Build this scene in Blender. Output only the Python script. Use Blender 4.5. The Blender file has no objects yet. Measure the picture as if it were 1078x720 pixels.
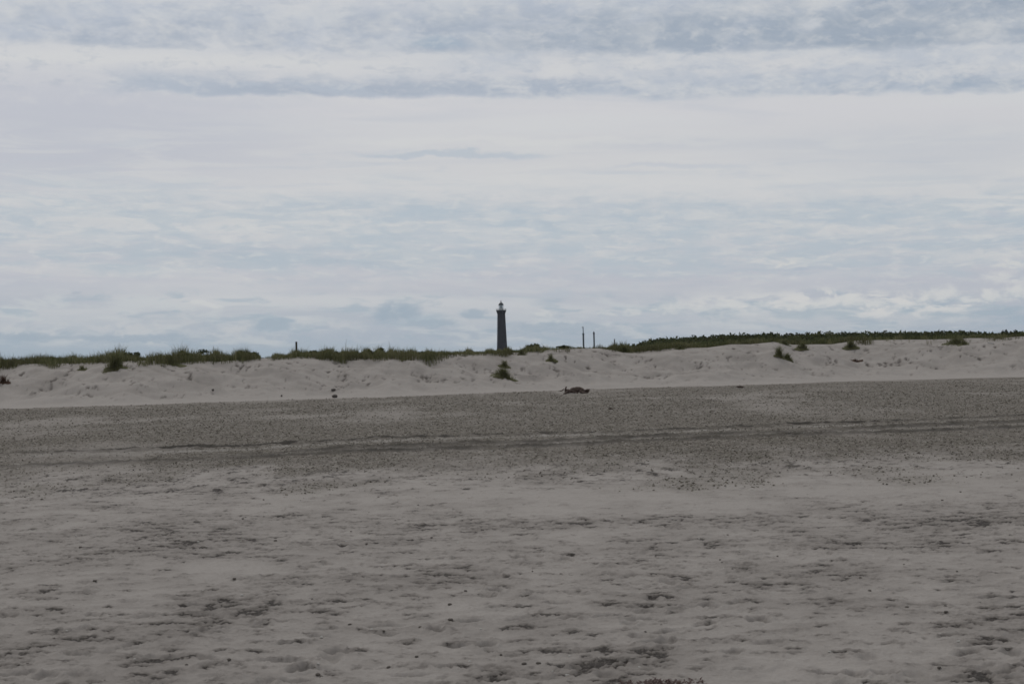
import bpy, math, random
import numpy as np

random.seed(7)
rng = np.random.default_rng(11)
scene = bpy.context.scene
COL = scene.collection

# ------------------------------------------------------------------ camera
F_PX = 2000.0            # focal length in photo pixels (photo 1078 wide)
CAM_H = 1.7
PITCH = math.atan(24 / F_PX)
ROLL = math.radians(1.45)
CAM = np.array([0.0, 0.0, CAM_H])
FWD = np.array([0, math.cos(PITCH), math.sin(PITCH)])
R0 = np.array([1.0, 0, 0]); U0 = np.array([0, -math.sin(PITCH), math.cos(PITCH)])
RT = math.cos(ROLL) * R0 - math.sin(ROLL) * U0
UP = math.cos(ROLL) * U0 + math.sin(ROLL) * R0

def ray(px, py):
    return FWD * F_PX + RT * (px - 539.0) + UP * (360.0 - py)
def at_y(px, py, Y):
    d = ray(px, py); return CAM + d * (Y / d[1])
def on_flat(px, py, z=0.0):
    d = ray(px, py); return CAM + d * ((z - CAM_H) / d[2])
def project(X, Y, Z):
    dx, dy, dz = X - CAM[0], Y - CAM[1], Z - CAM[2]
    w = np.maximum(dx * FWD[0] + dy * FWD[1] + dz * FWD[2], 0.5)
    u = dx * RT[0] + dy * RT[1] + dz * RT[2]
    v = dx * UP[0] + dy * UP[1] + dz * UP[2]
    return 539 + F_PX * u / w, 360 - F_PX * v / w
def z_of(px, py, Y):
    u = px - 539.0; v = 360.0 - py
    dy = FWD[1] * F_PX + RT[1] * u + UP[1] * v
    dz = FWD[2] * F_PX + RT[2] * u + UP[2] * v
    return CAM_H + dz / dy * Y

cam_data = bpy.data.cameras.new('camera')
cam = bpy.data.objects.new('camera', cam_data); COL.objects.link(cam)
cam_data.sensor_width = 36.0
cam_data.lens = F_PX / 1078 * 36.0
cam_data.clip_start = 0.1; cam_data.clip_end = 30000
from mathutils import Matrix, Vector
cam.matrix_world = Matrix(((RT[0], UP[0], -FWD[0], CAM[0]),
                           (RT[1], UP[1], -FWD[1], CAM[1]),
                           (RT[2], UP[2], -FWD[2], CAM[2]), (0, 0, 0, 1)))
scene.camera = cam

# ------------------------------------------------------------------ numpy noise
def _hash(ix, iy, seed):
    h = (ix.astype(np.int64) * 374761393 + iy.astype(np.int64) * 668265263 + seed * 974711) & 0xFFFFFFFF
    h = ((h ^ (h >> 13)) * 1274126177) & 0xFFFFFFFF
    return (h ^ (h >> 16)) & 0xFFFFFFFF
def perlin(x, y, seed=0):
    x0 = np.floor(x); y0 = np.floor(y); fx = x - x0; fy = y - y0
    ux = fx * fx * fx * (fx * (fx * 6 - 15) + 10); uy = fy * fy * fy * (fy * (fy * 6 - 15) + 10)
    def g(ox, oy):
        a = _hash(x0 + ox, y0 + oy, seed) * (2 * math.pi / 4294967296.0)
        return np.cos(a) * (fx - ox) + np.sin(a) * (fy - oy)
    n0 = g(0, 0) + ux * (g(1, 0) - g(0, 0)); n1 = g(0, 1) + ux * (g(1, 1) - g(0, 1))
    return (n0 + uy * (n1 - n0)) * 1.5
def fbm(x, y, seed=0, octv=4, gain=0.5):
    s = np.zeros_like(x); a = 1.0; f = 1.0
    for o in range(octv):
        s += a * perlin(x * f + 17.3 * o, y * f - 9.1 * o, seed + o); a *= gain; f *= 2.03
    return s
def sstep(a, b, x):
    t = np.clip((x - a) / (b - a), 0, 1); return t * t * (3 - 2 * t)

# ------------------------------------------------------------------ terrain
FOOT = np.array([(-300, 438), (0, 430), (130, 427), (270, 422), (400, 417.5), (540, 412.5), (640, 409), (740, 406.5), (900, 401), (1078, 397), (1400, 389)], float)
CREST = np.array([(-300, 391), (-100, 386), (0, 384), (25, 382.5), (50, 383), (85, 382), (120, 380.5), (145, 379.5), (170, 380), (190, 382), (205, 380), (230, 380.5),
    (250, 379), (270, 378), (280, 377), (290, 376.5), (312, 375.5), (335, 375.5), (355, 376.5), (375, 377), (390, 376.5), (420, 374.5), (450, 374), (480, 373), (500, 372),
    (525, 372), (545, 371), (560, 370), (580, 368.3), (610, 367), (630, 366.6), (650, 369), (670, 370.5), (690, 368.5), (710, 366.5), (745, 366), (770, 362.5), (790, 362.5),
    (815, 360), (835, 363), (860, 362.5), (875, 362.5), (900, 358.8), (925, 358), (950, 357.5), (975, 357.5), (1000, 357), (1020, 356), (1040, 356), (1060, 355.5), (1078, 354),
    (1150, 352), (1400, 348)], float)
VEG = np.array([(-300, 384), (-100, 376), (0, 373), (25, 375.5), (50, 373), (85, 374), (105, 372), (128, 369), (145, 373), (170, 371), (190, 368.5), (205, 367), (230, 369.5), (250, 370),
    (270, 370), (280, 375.5), (290, 372), (312, 369), (335, 367.5), (355, 369), (375, 367.5), (398, 366), (420, 368.5), (450, 369), (480, 368.5), (500, 367.5), (525, 366.5), (545, 364.5),
    (562, 362), (580, 364.5), (610, 364.5), (630, 363), (650, 361), (670, 359), (690, 356), (710, 354.3), (745, 353.3), (770, 352.3), (790, 352), (815, 351.5), (835, 351.5),
    (860, 349.5), (875, 349.5), (900, 351.2), (925, 350.5), (950, 350.2), (975, 349.5), (1000, 348.2), (1020, 349.8), (1040, 351), (1060, 350), (1078, 350), (1150, 347), (1400, 343)], float)
def interp(tab, px): return np.interp(px, tab[:, 0], tab[:, 1])

# foot distance per picture column
_fx = np.linspace(-300, 1400, 120)
_fd = np.array([on_flat(p, q)[1] for p, q in zip(_fx, interp(FOOT, _fx))])
def foot_y(px): return np.interp(px, _fx, _fd)

RIDGE_Y = 255.0
# wheel ruts, surveyed as curves on the flat
TRK = []
for pts in (((0, 478), (270, 470.8), (400, 464), (540, 459.6), (800, 450), (1078, 438.3)), ((0, 486), (270, 477.8), (400, 471.3), (540, 467.2), (800, 456.3), (1078, 443.6)),
            ((0, 490), (270, 481), (400, 474.6), (540, 471.2), (800, 460.8), (1078, 448.6))):
    q = np.array([on_flat(*p) for p in pts])
    e0 = q[0] + (q[0] - q[1]) * 4; e1 = q[-1] + (q[-1] - q[-2]) * 4
    q = np.vstack([e0, q, e1]); TRK.append(q)
def rut(X, Y, k):
    q = TRK[k]
    return Y - np.interp(X, q[:, 0], q[:, 1]) - 0.12 * perlin(X * 0.35, X * 0 + k * 5.5, 40 + k) - 0.035 * perlin(X * 1.9, X * 0 + k, 44 + k)

# dark crusty patches surveyed in the sand: px, py, half-width px, half-height px, weight
PATCH = [(690, 546, 150, 5, 1.0), (985, 549, 110, 8, .9), (470, 552, 70, 5, .6), (610, 548, 60, 4, .5), (930, 572, 90, 6, .8), (985, 572, 22, 4, 1.3), (215, 589, 60, 5, .9), (60, 595, 70, 6, .5),
         (35, 628, 22, 6, 1.2), (60, 631, 30, 6, .9), (110, 560, 100, 5, .5), (180, 568, 60, 6, .8), (80, 648, 50, 5, .5), (300, 612, 70, 6, .6), (120, 583, 45, 4, .6), (165, 578, 30, 3, .9),
         (305, 542, 22, 2.5, 1), (120, 534, 22, 3, 1), (290, 516, 20, 3, 1), (180, 517, 28, 3.2, 1), (355, 505, 9, 2, 1.2), (235, 558, 8, 3, 1.4),
         (330, 641, 60, 6, .7), (260, 655, 50, 6, .6), (240, 670, 45, 5, .8), (425, 677, 18, 2.5, 1.4), (320, 680, 30, 3, .9), (440, 598, 40, 4, .9), (320, 597, 18, 5, .8),
         (590, 650, 60, 6, .7), (560, 658, 25, 4, .9), (660, 640, 50, 5, .6), (720, 652, 40, 5, .8), (700, 690, 35, 4, 1.0), (770, 676, 40, 5, .9), (815, 664, 30, 4, .8), (620, 686, 45, 5, .8),
         (640, 706, 60, 6, .7), (960, 634, 30, 4, .8), (1030, 640, 40, 4, .8), (910, 640, 45, 4, .8), (1025, 605, 25, 5, 1), (985, 606, 20, 4, .9), (1030, 678, 35, 4, .9), (1000, 660, 40, 4, .8),
         (870, 635, 30, 4, .6), (800, 615, 40, 4, .6), (740, 622, 40, 4, .7), (900, 593, 40, 4, .6), (760, 570, 40, 4, .6), (690, 575, 50, 3, .7), (900, 604, 14, 3, 1), (610, 583, 40, 4, .5),
         (500, 612, 25, 3, .7), (478, 611, 14, 3, 1), (50, 685, 50, 5, .8), (140, 700, 60, 6, .6), (20, 705, 40, 8, .6), (200, 712, 60, 5, .5), (480, 700, 60, 5, .5), (400, 690, 50, 4, .5), (90, 675, 40, 4, .7),
         (880, 545, 70, 3, .5), (510, 583, 60, 4, .5), (380, 548, 60, 4, .4), (1040, 716, 40, 5, .6), (890, 690, 60, 3, .7), (810, 690, 30, 3, .6), (690, 630, 30, 3, .7), (520, 690, 25, 4, .6)]
DRY = [(760, 512, 320, 12, 1.0), (300, 528, 260, 8, .7), (980, 500, 130, 9, .8), (620, 560, 160, 5, .7), (600, 598, 80, 5, .9), (480, 500, 160, 6, .3), (90, 493, 55, 5, 1.0), (700, 525, 220, 8, .7), (560, 488, 120, 3, .3),
       (540, 575, 120, 6, .5), (930, 700, 140, 14, .5), (240, 600, 60, 5, .5)]

def blobs(tab, X, Y, dpt):
    out = np.zeros_like(X)
    ymin = Y[:, 0]
    for (px, py, hw, hh, w) in tab:
        c = on_flat(px, py); d = c[1]
        a = on_flat(px, py - hh)[1] - d
        sx = hw * d / F_PX; sy = max(a, 0.05)
        r0 = np.searchsorted(ymin, d - 2.6 * sy); r1 = np.searchsorted(ymin, d + 2.6 * sy)
        if r1 <= r0: continue
        e = np.exp(-((X[r0:r1] - c[0]) / sx) ** 2 * 0.9 - ((Y[r0:r1] - c[1]) / sy) ** 2 * 0.9)
        out[r0:r1] += w * e
    return out

def terrain(X, Y):
    """height of the dry land at any place; fine relief is added only to the sheet"""
    px, _ = project(X, np.maximum(Y, 3.0), 2.0 + X * 0)
    px = np.clip(px, -300, 1400)
    wob = 0.9 * perlin(X * 0.16, X * 0 + 3.3, 5) + 0.5 * perlin(X * 0.45, X * 0 + 1.1, 6)
    fy = foot_y(px) + wob * 0.6
    cy = fy + 13.0 + 2.2 * perlin(X * 0.09, X * 0 + 7.7, 7)
    zc = z_of(px, interp(CREST, px), cy)
    t = (Y - fy) / (cy - fy)
    tt = np.clip(t, 0, 1)
    prof = 0.30 * tt + 0.70 * sstep(0.05, 1.12, tt + 0.06 * perlin(X * 0.5, Y * 0.4, 8) * tt * (1 - tt) * 4) / sstep(0.05, 1.12, np.array(1.0))
    z = zc * np.clip(prof, 0, 1.2)
    # hummocks and slumps on the dune face
    face = np.clip(tt * 3, 0, 1) * np.clip((1 - tt) * 4, 0, 1)
    z = z + face * (0.24 * fbm(X * 0.22, Y * 0.3, 9, 3) + 0.12 * fbm(X * 0.7, Y * 0.5, 12, 5, 0.5) + 0.12 * np.abs(perlin(X * 0.35 + Y * 0.2, Y * 0.1, 14)) - 0.06)
    # behind the crest: rolling hollow, then the heath ridge on the right
    back = np.maximum(Y - cy, 0)
    far = sstep(0, 26, back)
    vz = z_of(px, interp(VEG, px), RIDGE_Y) - 1.15
    wr = sstep(610, 700, px)
    ridge = (vz - 2.2) * np.exp(-((Y - RIDGE_Y) / 42.0) ** 2) * wr
    hollow = zc * (1 - far * 0.25) + far * (0.25 * perlin(X * 0.05, Y * 0.05, 15))
    zb = hollow + np.maximum(ridge, 0) * far
    z = np.where(t > 1, zb, z)
    damp_far = sstep(300, 1200, Y)
    z = z + damp_far * 2.5
    z = z + sstep(0, 1, -t * 0) * 0
    return z, t, tt, cy, px

rows = []
y = -40.0
while y < 5.0: rows.append(y); y += 3.0
y = 5.0
while y < 36.0:
    rows.append(y); y += max(0.45 * y * y / (CAM_H * F_PX), 0.02)
while y < 56.0: rows.append(y); y += 0.11
while y < 92.0: rows.append(y); y += 0.4
while y < 150.0: rows.append(y); y += 0.22
while y < 320.0: rows.append(y); y += 2.0
while y < 9000.0: rows.append(y); y *= 1.06
rows = np.array(rows)
NC = 1080
s = np.linspace(-1, 1, NC)
wide = 1.0
s_in = s * 1.30
edge = 26
smap = s_in.copy()
for k in range(edge):                      # the outermost columns run far out to both sides
    g = ((edge - k) / edge) ** 2.4 * 34
    smap[k] -= g; smap[NC - 1 - k] += g
half = 0.27 * np.maximum(rows, 9.0) + 0.6
X = smap[None, :] * half[:, None]
Y = np.repeat(rows[:, None], NC, axis=1)
Z, T, TT, CY, PX = terrain(X, Y)

beach = 1 - sstep(-0.02, 0.12, T)
# gravel band: from the dune foot down to just this side of the wheel tracks
_, PYf = project(X, np.maximum(Y, 3), X * 0)
ylow = 31.0 + 2.2 * fbm(X * 0.12, X * 0 + 2.0, 21, 3) - 1.5 * (PX - 539) / 539
mix_n = fbm(X * 0.5, Y * 0.22, 22, 4)
grav = sstep(-5.0, 6.5, Y - ylow + 6.0 * mix_n) * (1 - sstep(-0.16, 0.03, T + 0.09 * mix_n + 0.05 * perlin(X * 0.05, X * 0 + 6.1, 71)))
pale_streak = np.exp(-((T + 0.35 + 0.06 * perlin(X * .06, X * 0, 70)) / 0.05) ** 2)
sand_patch = np.clip(fbm(X * 0.16, Y * 0.05, 24, 5, .6) * 1.2, -1, 1)

near = 1 - sstep(36, 60, Y)
P = blobs(PATCH, X, Y, None)
D = blobs(DRY, X, Y, None)
# crust of damp sand broken through by wind and feet
n1 = fbm(X * 3.5, Y * 3.8, 31, 4, 0.58)
n2 = fbm(X * 7.0, Y * 7.5, 36, 4, 0.6)
n5 = fbm(X * 22, Y * 15, 49, 3, 0.6)
n3 = fbm(X * 0.45, Y * 0.35, 39, 3)
n4 = fbm(X * 1.1, Y * 0.7, 45, 3)
lvl = 0.62 * n1 + 0.50 * n2 + 0.24 * n3 + 0.24 * n4 + 0.42 * np.clip(P, 0, 1.3) - 0.36 * D - 0.23 + 0.07 * n5
clod = (1 - sstep(38, 50, Y)) * sstep(21, 30, Y)          # coarse lumps where the gravel thins out
lvl = lvl + clod * (0.70 * fbm(X * 3.6, Y * 1.0, 27, 4, .6) + 0.16 * sstep(24, 32, Y))
crust = sstep(0.02, 0.50, lvl) * near * (1 - grav * 0.35)
n6 = fbm(X * 8.0, Y * 8.5, 101, 3, 0.6)
lv2 = 0.75 * n6 + 0.25 * n1 + 0.30 * n3 + 0.28 * np.clip(P, 0, 1) - 0.30 * D - 0.22
small = sstep(0.05, 0.5, lv2) * near * (1 - grav * 0.4)
crust = np.maximum(crust, 0.62 * small)
mott = np.clip(0.5 + 0.45 * n4 + 0.30 * n1 + 0.25 * n3 + 0.35 * np.clip(P, 0, 1.2) - 0.35 * D, 0, 1) * near
mott = np.maximum(mott, np.clip(0.35 + 0.75 * fbm(X * 0.45, Y * 0.6, 47, 5, .6), 0, 1) * sstep(0.15, 0.5, TT) * 0.75)
# relief
fine = 0.006 * fbm(X * 9, Y * 9, 50, 3) * near
z_add = near * (0.016 * fbm(X * 0.7, Y * 0.5, 52, 3) + 0.006 * n1 + 0.004 * n2 + crust * 0.004 * np.clip(n2, -0.8, 1.0) + 0.005 * sstep(-0.10, 0.08, lvl) - 0.020 * sstep(0.10, 0.55, lvl) - 0.008 * sstep(0.05, 0.45, lv2) + 0.004 * sstep(-0.2, 0.0, lv2) + 0.0012 * n5 + clod * 0.03 * np.clip(lvl, 0, 1)) + fine
z_add += grav * (0.020 * fbm(X * 2.4, Y * 1.4, 55, 3) + 0.02 * np.clip(fbm(X * 6.5, Y * 5, 58, 2), 0, 1))
z_add += beach * 0.05 * fbm(X * 0.08, Y * 0.06, 60, 2)

# wheel ruts: a furrow with pushed up shoulders
rut_shade = np.zeros_like(X); rut_pale = np.zeros_like(X)
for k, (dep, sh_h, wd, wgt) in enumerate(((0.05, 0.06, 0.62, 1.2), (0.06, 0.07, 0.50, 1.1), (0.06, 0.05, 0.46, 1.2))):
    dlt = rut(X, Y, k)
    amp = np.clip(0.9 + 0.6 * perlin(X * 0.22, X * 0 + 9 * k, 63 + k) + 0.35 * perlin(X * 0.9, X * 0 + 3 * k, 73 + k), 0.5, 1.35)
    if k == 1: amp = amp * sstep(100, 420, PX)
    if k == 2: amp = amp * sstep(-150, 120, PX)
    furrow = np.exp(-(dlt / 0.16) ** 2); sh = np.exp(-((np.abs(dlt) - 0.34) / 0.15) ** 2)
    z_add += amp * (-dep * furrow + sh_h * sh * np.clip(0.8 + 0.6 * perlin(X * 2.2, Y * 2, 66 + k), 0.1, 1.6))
    rut_shade = np.maximum(rut_shade, wgt * amp * np.exp(-((dlt + (-0.3, 0.1, 0.1)[k]) / wd) ** 2) * np.clip(0.95 + 0.5 * perlin(X * 1.4, Y * 0.8, 76 + k), 0.35, 1.2))
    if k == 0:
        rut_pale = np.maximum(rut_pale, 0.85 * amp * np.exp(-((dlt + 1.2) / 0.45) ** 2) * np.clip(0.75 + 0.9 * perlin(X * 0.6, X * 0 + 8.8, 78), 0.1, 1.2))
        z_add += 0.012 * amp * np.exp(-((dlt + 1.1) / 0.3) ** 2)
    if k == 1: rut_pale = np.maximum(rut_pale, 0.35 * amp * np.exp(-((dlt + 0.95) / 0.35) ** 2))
# footprints
NF = 420
fpy = 1.0 / rng.uniform(1 / 44.0, 1 / 8.5, NF)
fpx = rng.uniform(-1, 1, NF) * (0.3 * fpy + 0.5)
tread = np.zeros_like(X)
walks = [(-1.5, 12.0, 0.35, 22), (1.2, 14, 1.8, 20), (4.0, 20, 2.9, 30), (-4.0, 24, 0.15, 34), (0.5, 30, 0.08, 40), (-6, 33, 0.3, 40), (2.0, 11.0, 0.2, 10)]
wl = []
for (wx, wy, wa, n) in walks:
    for i in range(n):
        a = wa + 0.12 * math.sin(i * 0.4)
        wx += 0.66 * math.cos(a); wy += 0.66 * math.sin(a)
        o = 0.11 * (1 if i % 2 else -1)
        wl.append((wx - o * math.sin(a), wy + o * math.cos(a), a))
feet = [(a, b, rng.uniform(0, 6.28)) for a, b in zip(fpx, fpy)] + wl
for (cx, cyy, a) in feet:
    r0 = np.searchsorted(rows, cyy - 0.45); r1 = np.searchsorted(rows, cyy + 0.45)
    if r1 <= r0: continue
    h = 0.27 * max(cyy, 9) + 0.6
    c0 = max(int((((cx - 0.5) / h) / 1.30 + 1) / 2 * NC), 0); c1 = min(int((((cx + 0.5) / h) / 1.30 + 1) / 2 * NC) + 2, NC)
    if c1 <= c0: continue
    xx = X[r0:r1, c0:c1] - cx; yy = Y[r0:r1, c0:c1] - cyy
    u = xx * math.cos(a) + yy * math.sin(a); v = -xx * math.sin(a) + yy * math.cos(a)
    w = 0.055 + 0.012 * np.cos(u * 18)
    q = np.sqrt((u / 0.14) ** 2 + (v / w) ** 2) + 0.30 * n2[r0:r1, c0:c1]
    dpt = rng.uniform(0.010, 0.030)
    z_add[r0:r1, c0:c1] += -dpt * (1 - sstep(0.5, 1.05, q)) + 0.45 * dpt * np.exp(-((q - 1.35) / 0.28) ** 2)
    tread[r0:r1, c0:c1] = np.maximum(tread[r0:r1, c0:c1], rng.uniform(.2, .95) * (1 - sstep(0.55, 1.1, q)) * np.clip(0.75 + 0.8 * n2[r0:r1, c0:c1], 0, 1))
crust = np.clip(np.maximum(crust, tread * near * 0.8), 0, 1)
Z = Z + z_add * np.where(T < 0.02, 1.0, 0.15)
# trampled marks on the dune face
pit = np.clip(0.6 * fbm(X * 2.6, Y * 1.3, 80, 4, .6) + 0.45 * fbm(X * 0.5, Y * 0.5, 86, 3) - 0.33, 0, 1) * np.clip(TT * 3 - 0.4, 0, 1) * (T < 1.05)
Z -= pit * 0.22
veg = sstep(1.03, 1.12, T + 0.05 * fbm(X * 0.4, Y * 0.4, 81, 3)) * (1 - 0.0)
sandy_gap = sstep(0.25, 0.6, fbm(X * 0.10, Y * 0.05, 83, 3)) * (Y < 170)
veg = veg * (1 - 0.6 * sandy_gap)

def grid_mesh(name, X, Y, Z, attrs):
    nr, nc = X.shape
    me = bpy.data.meshes.new(name)
    co = np.empty((nr * nc, 3), np.float32); co[:, 0] = X.ravel(); co[:, 1] = Y.ravel(); co[:, 2] = Z.ravel()
    i = np.arange(nr - 1)[:, None] * nc + np.arange(nc - 1)[None, :]
    f = np.stack([i, i + 1, i + nc + 1, i + nc], -1).reshape(-1, 4).astype(np.int32)
    me.vertices.add(len(co)); me.vertices.foreach_set('co', co.ravel())
    me.loops.add(f.size); me.loops.foreach_set('vertex_index', f.ravel())
    me.polygons.add(len(f)); me.polygons.foreach_set('loop_start', np.arange(0, f.size, 4, dtype=np.int32))
    me.polygons.foreach_set('use_smooth', np.ones(len(f), bool))
    for k, v in attrs.items():
        at = me.attributes.new(k, 'FLOAT', 'POINT'); at.data.foreach_set('value', v.astype(np.float32).ravel())
    me.update(calc_edges=True)
    return me

def poly_mesh(name, V, faces_by_n, tint=None, smooth=False):
    """V (n,3); faces_by_n: list of int arrays (m,k)"""
    me = bpy.data.meshes.new(name)
    V = np.asarray(V, np.float32)
    me.vertices.add(len(V)); me.vertices.foreach_set('co', V.ravel())
    idx = np.concatenate([f.ravel() for f in faces_by_n]).astype(np.int32)
    cnt = np.concatenate([np.full(len(f), f.shape[1], np.int32) for f in faces_by_n])
    st = np.concatenate([[0], np.cumsum(cnt)[:-1]]).astype(np.int32)
    me.loops.add(len(idx)); me.loops.foreach_set('vertex_index', idx)
    me.polygons.add(len(cnt)); me.polygons.foreach_set('loop_start', st)
    if smooth: me.polygons.foreach_set('use_smooth', np.ones(len(cnt), bool))
    if tint is not None:
        at = me.attributes.new('tint', 'FLOAT', 'POINT'); at.data.foreach_set('value', np.asarray(tint, np.float32))
    me.update(calc_edges=True); me.validate()
    return me

# ------------------------------------------------------------------ node helpers
class NT:
    def __init__(self, tree): self.t = tree; self.n = tree.nodes; self.l = tree.links
    def new(self, typ, **kw):
        nd = self.n.new(typ)
        for k, v in kw.items(): setattr(nd, k, v)
        return nd
    def put(self, sock, v):
        if isinstance(v, (int, float)): sock.default_value = v
        elif isinstance(v, (tuple, list)):
            sock.default_value = (tuple(v) + (1,)) if (len(v) == 3 and sock.type == 'RGBA') else tuple(v)
        else: self.l.new(v, sock)
    def m(self, op, a, b=0.0, c=None, clamp=False):
        nd = self.new('ShaderNodeMath', operation=op); nd.use_clamp = clamp
        self.put(nd.inputs[0], a); self.put(nd.inputs[1], b)
        if c is not None: self.put(nd.inputs[2], c)
        return nd.outputs[0]
    def add(self, a, b): return self.m('ADD', a, b)
    def sub(self, a, b): return self.m('SUBTRACT', a, b)
    def mul(self, a, b): return self.m('MULTIPLY', a, b)
    def ss(self, x, a, b, lo=0.0, hi=1.0):
        nd = self.new('ShaderNodeMapRange', interpolation_type='SMOOTHSTEP')
        self.put(nd.inputs['Value'], x); self.put(nd.inputs['From Min'], a); self.put(nd.inputs['From Max'], b)
        nd.inputs['To Min'].default_value = lo; nd.inputs['To Max'].default_value = hi
        return nd.outputs[0]
    def mix(self, f, a, b, blend='MIX'):
        nd = self.new('ShaderNodeMix', data_type='RGBA', blend_type=blend)
        self.put(nd.inputs['Factor'], f); self.put(nd.inputs['A'], a); self.put(nd.inputs['B'], b)
        return [o for o in nd.outputs if o.type == 'RGBA'][0]
    def noise(self, vec, scale, detail=4, rough=0.5, dist=0.0, dims='3D'):
        nd = self.new('ShaderNodeTexNoise', noise_dimensions=dims)
        if vec is not None: self.l.new(vec, nd.inputs['Vector'])
        nd.inputs['Scale'].default_value = scale; nd.inputs['Detail'].default_value = detail
        nd.inputs['Roughness'].default_value = rough; nd.inputs['Distortion'].default_value = dist
        return nd.outputs[0]
    def xyz(self, x, y, z=0.0):
        nd = self.new('ShaderNodeCombineXYZ'); self.put(nd.inputs[0], x); self.put(nd.inputs[1], y); self.put(nd.inputs[2], z)
        return nd.outputs[0]
    def ramp(self, x, stops, interp='EASE'):
        nd = self.new('ShaderNodeValToRGB'); nd.color_ramp.interpolation = interp
        el = nd.color_ramp.elements
        while len(el) < len(stops): el.new(0.5)
        for e, (p, c) in zip(el, stops): e.position = p; e.color = (*c, 1)
        self.put(nd.inputs[0], x); return nd.outputs[0]
    def attr(self, name):
        return self.new('ShaderNodeAttribute', attribute_name=name).outputs['Fac']

def mat(name):
    mt = bpy.data.materials.new(name); mt.use_nodes = True
    nt = NT(mt.node_tree); b = mt.node_tree.nodes['Principled BSDF']
    b.inputs['Specular IOR Level'].default_value = 0.15
    return mt, nt, b
def bump(nt, b, h, strength, dist):
    bp = nt.new('ShaderNodeBump'); bp.inputs['Strength'].default_value = strength; bp.inputs['Distance'].default_value = dist
    nt.put(bp.inputs['Height'], h); nt.l.new(bp.outputs[0], b.inputs['Normal'])

# sand
m_sand, nt, b = mat('sand')
co = nt.new('ShaderNodeTexCoord').outputs['Object']
pos = nt.new('ShaderNodeSeparateXYZ'); nt.l.new(co, pos.inputs[0])
big = nt.noise(co, 0.35, 4, 0.6); med = nt.noise(co, 3.0, 5, 0.65); grit = nt.noise(co, 40, 4, 0.75); grit2 = nt.noise(co, 160, 2, 0.7)
dry = nt.mix(big, (0.312, 0.281, 0.253), (0.372, 0.337, 0.305))
dry = nt.mix(nt.ss(grit, 0.3, 0.75), dry, (0.385, 0.351, 0.319), 'MIX')
dry = nt.mix(nt.ss(grit2, 0.58, 0.75, 0, 0.55), dry, (0.12, 0.11, 0.10))
damp = nt.mix(med, (0.100, 0.087, 0.076), (0.172, 0.152, 0.134))
damp = nt.mix(nt.ss(nt.attr('crust'), 0.62, 0.95), damp, (0.050, 0.043, 0.038))  # darkest cores are painted shadow among the clods, over the damp tone
crk = nt.m('MULTIPLY', nt.attr('crust'), nt.ss(grit, 0.28, 0.6, 0.45, 1.15), clamp=True)
dry = nt.mix(nt.mul(nt.attr('mott'), 0.65), dry, (0.200, 0.178, 0.158))
c1 = nt.mix(crk, dry, damp)  # damp tone together with the painted shadow among the clods
# gravel and shell grit
vor = nt.new('ShaderNodeTexVoronoi', feature='F1'); nt.l.new(co, vor.inputs['Vector']); vor.inputs['Scale'].default_value = 13
vs = nt.new('ShaderNodeSeparateColor'); nt.l.new(vor.outputs['Color'], vs.inputs[0])
stone = nt.ramp(vs.outputs[0], [(0.0, (0.085, 0.072, 0.060)), (0.3, (0.135, 0.117, 0.097)), (0.6, (0.17, 0.149, 0.126)), (0.85, (0.21, 0.186, 0.159)), (1.0, (0.30, 0.27, 0.235))], 'LINEAR')
stone = nt.mix(nt.ss(med, 0.35, 0.7, 0, 0.7), stone, (0.166, 0.148, 0.119))
g = nt.m('MULTIPLY', nt.attr('gravel'), nt.ss(nt.noise(co, 1.3, 5, 0.7), 0.28, 0.5, 0.45, 1.0), clamp=True)
c2 = nt.mix(g, c1, stone)
c3 = nt.mix(nt.m('MULTIPLY', nt.attr('rut_shade'), 0.95, clamp=True), c2, (0.055, 0.048, 0.040))  # shadowed faces of the rut ridges, painted into the sand colour
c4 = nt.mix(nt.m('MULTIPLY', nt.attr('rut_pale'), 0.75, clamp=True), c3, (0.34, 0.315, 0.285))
soil = nt.mix(med, (0.030, 0.034, 0.018), (0.075, 0.072, 0.04))
c5 = nt.mix(nt.attr('veg'), c4, soil)
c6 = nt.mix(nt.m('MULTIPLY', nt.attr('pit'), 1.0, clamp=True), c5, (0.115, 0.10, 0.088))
nt.l.new(c6, b.inputs['Base Color']); b.inputs['Roughness'].default_value = 0.95
hh = nt.add(nt.mul(med, 0.5), nt.add(nt.mul(grit, 0.5), nt.mul(nt.mul(vor.outputs['Distance'], -0.6), nt.attr('gravel'))))
bump(nt, b, hh, 0.7, 0.03)

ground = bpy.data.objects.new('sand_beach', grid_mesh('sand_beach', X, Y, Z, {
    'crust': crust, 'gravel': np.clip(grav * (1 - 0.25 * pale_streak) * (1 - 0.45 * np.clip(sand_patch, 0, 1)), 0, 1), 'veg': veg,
    'rut_shade': rut_shade, 'rut_pale': rut_pale, 'pit': pit * 3, 'mott': mott}))
ground.data.materials.append(m_sand); ground['kind'] = 'structure'
COL.objects.link(ground)

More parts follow.
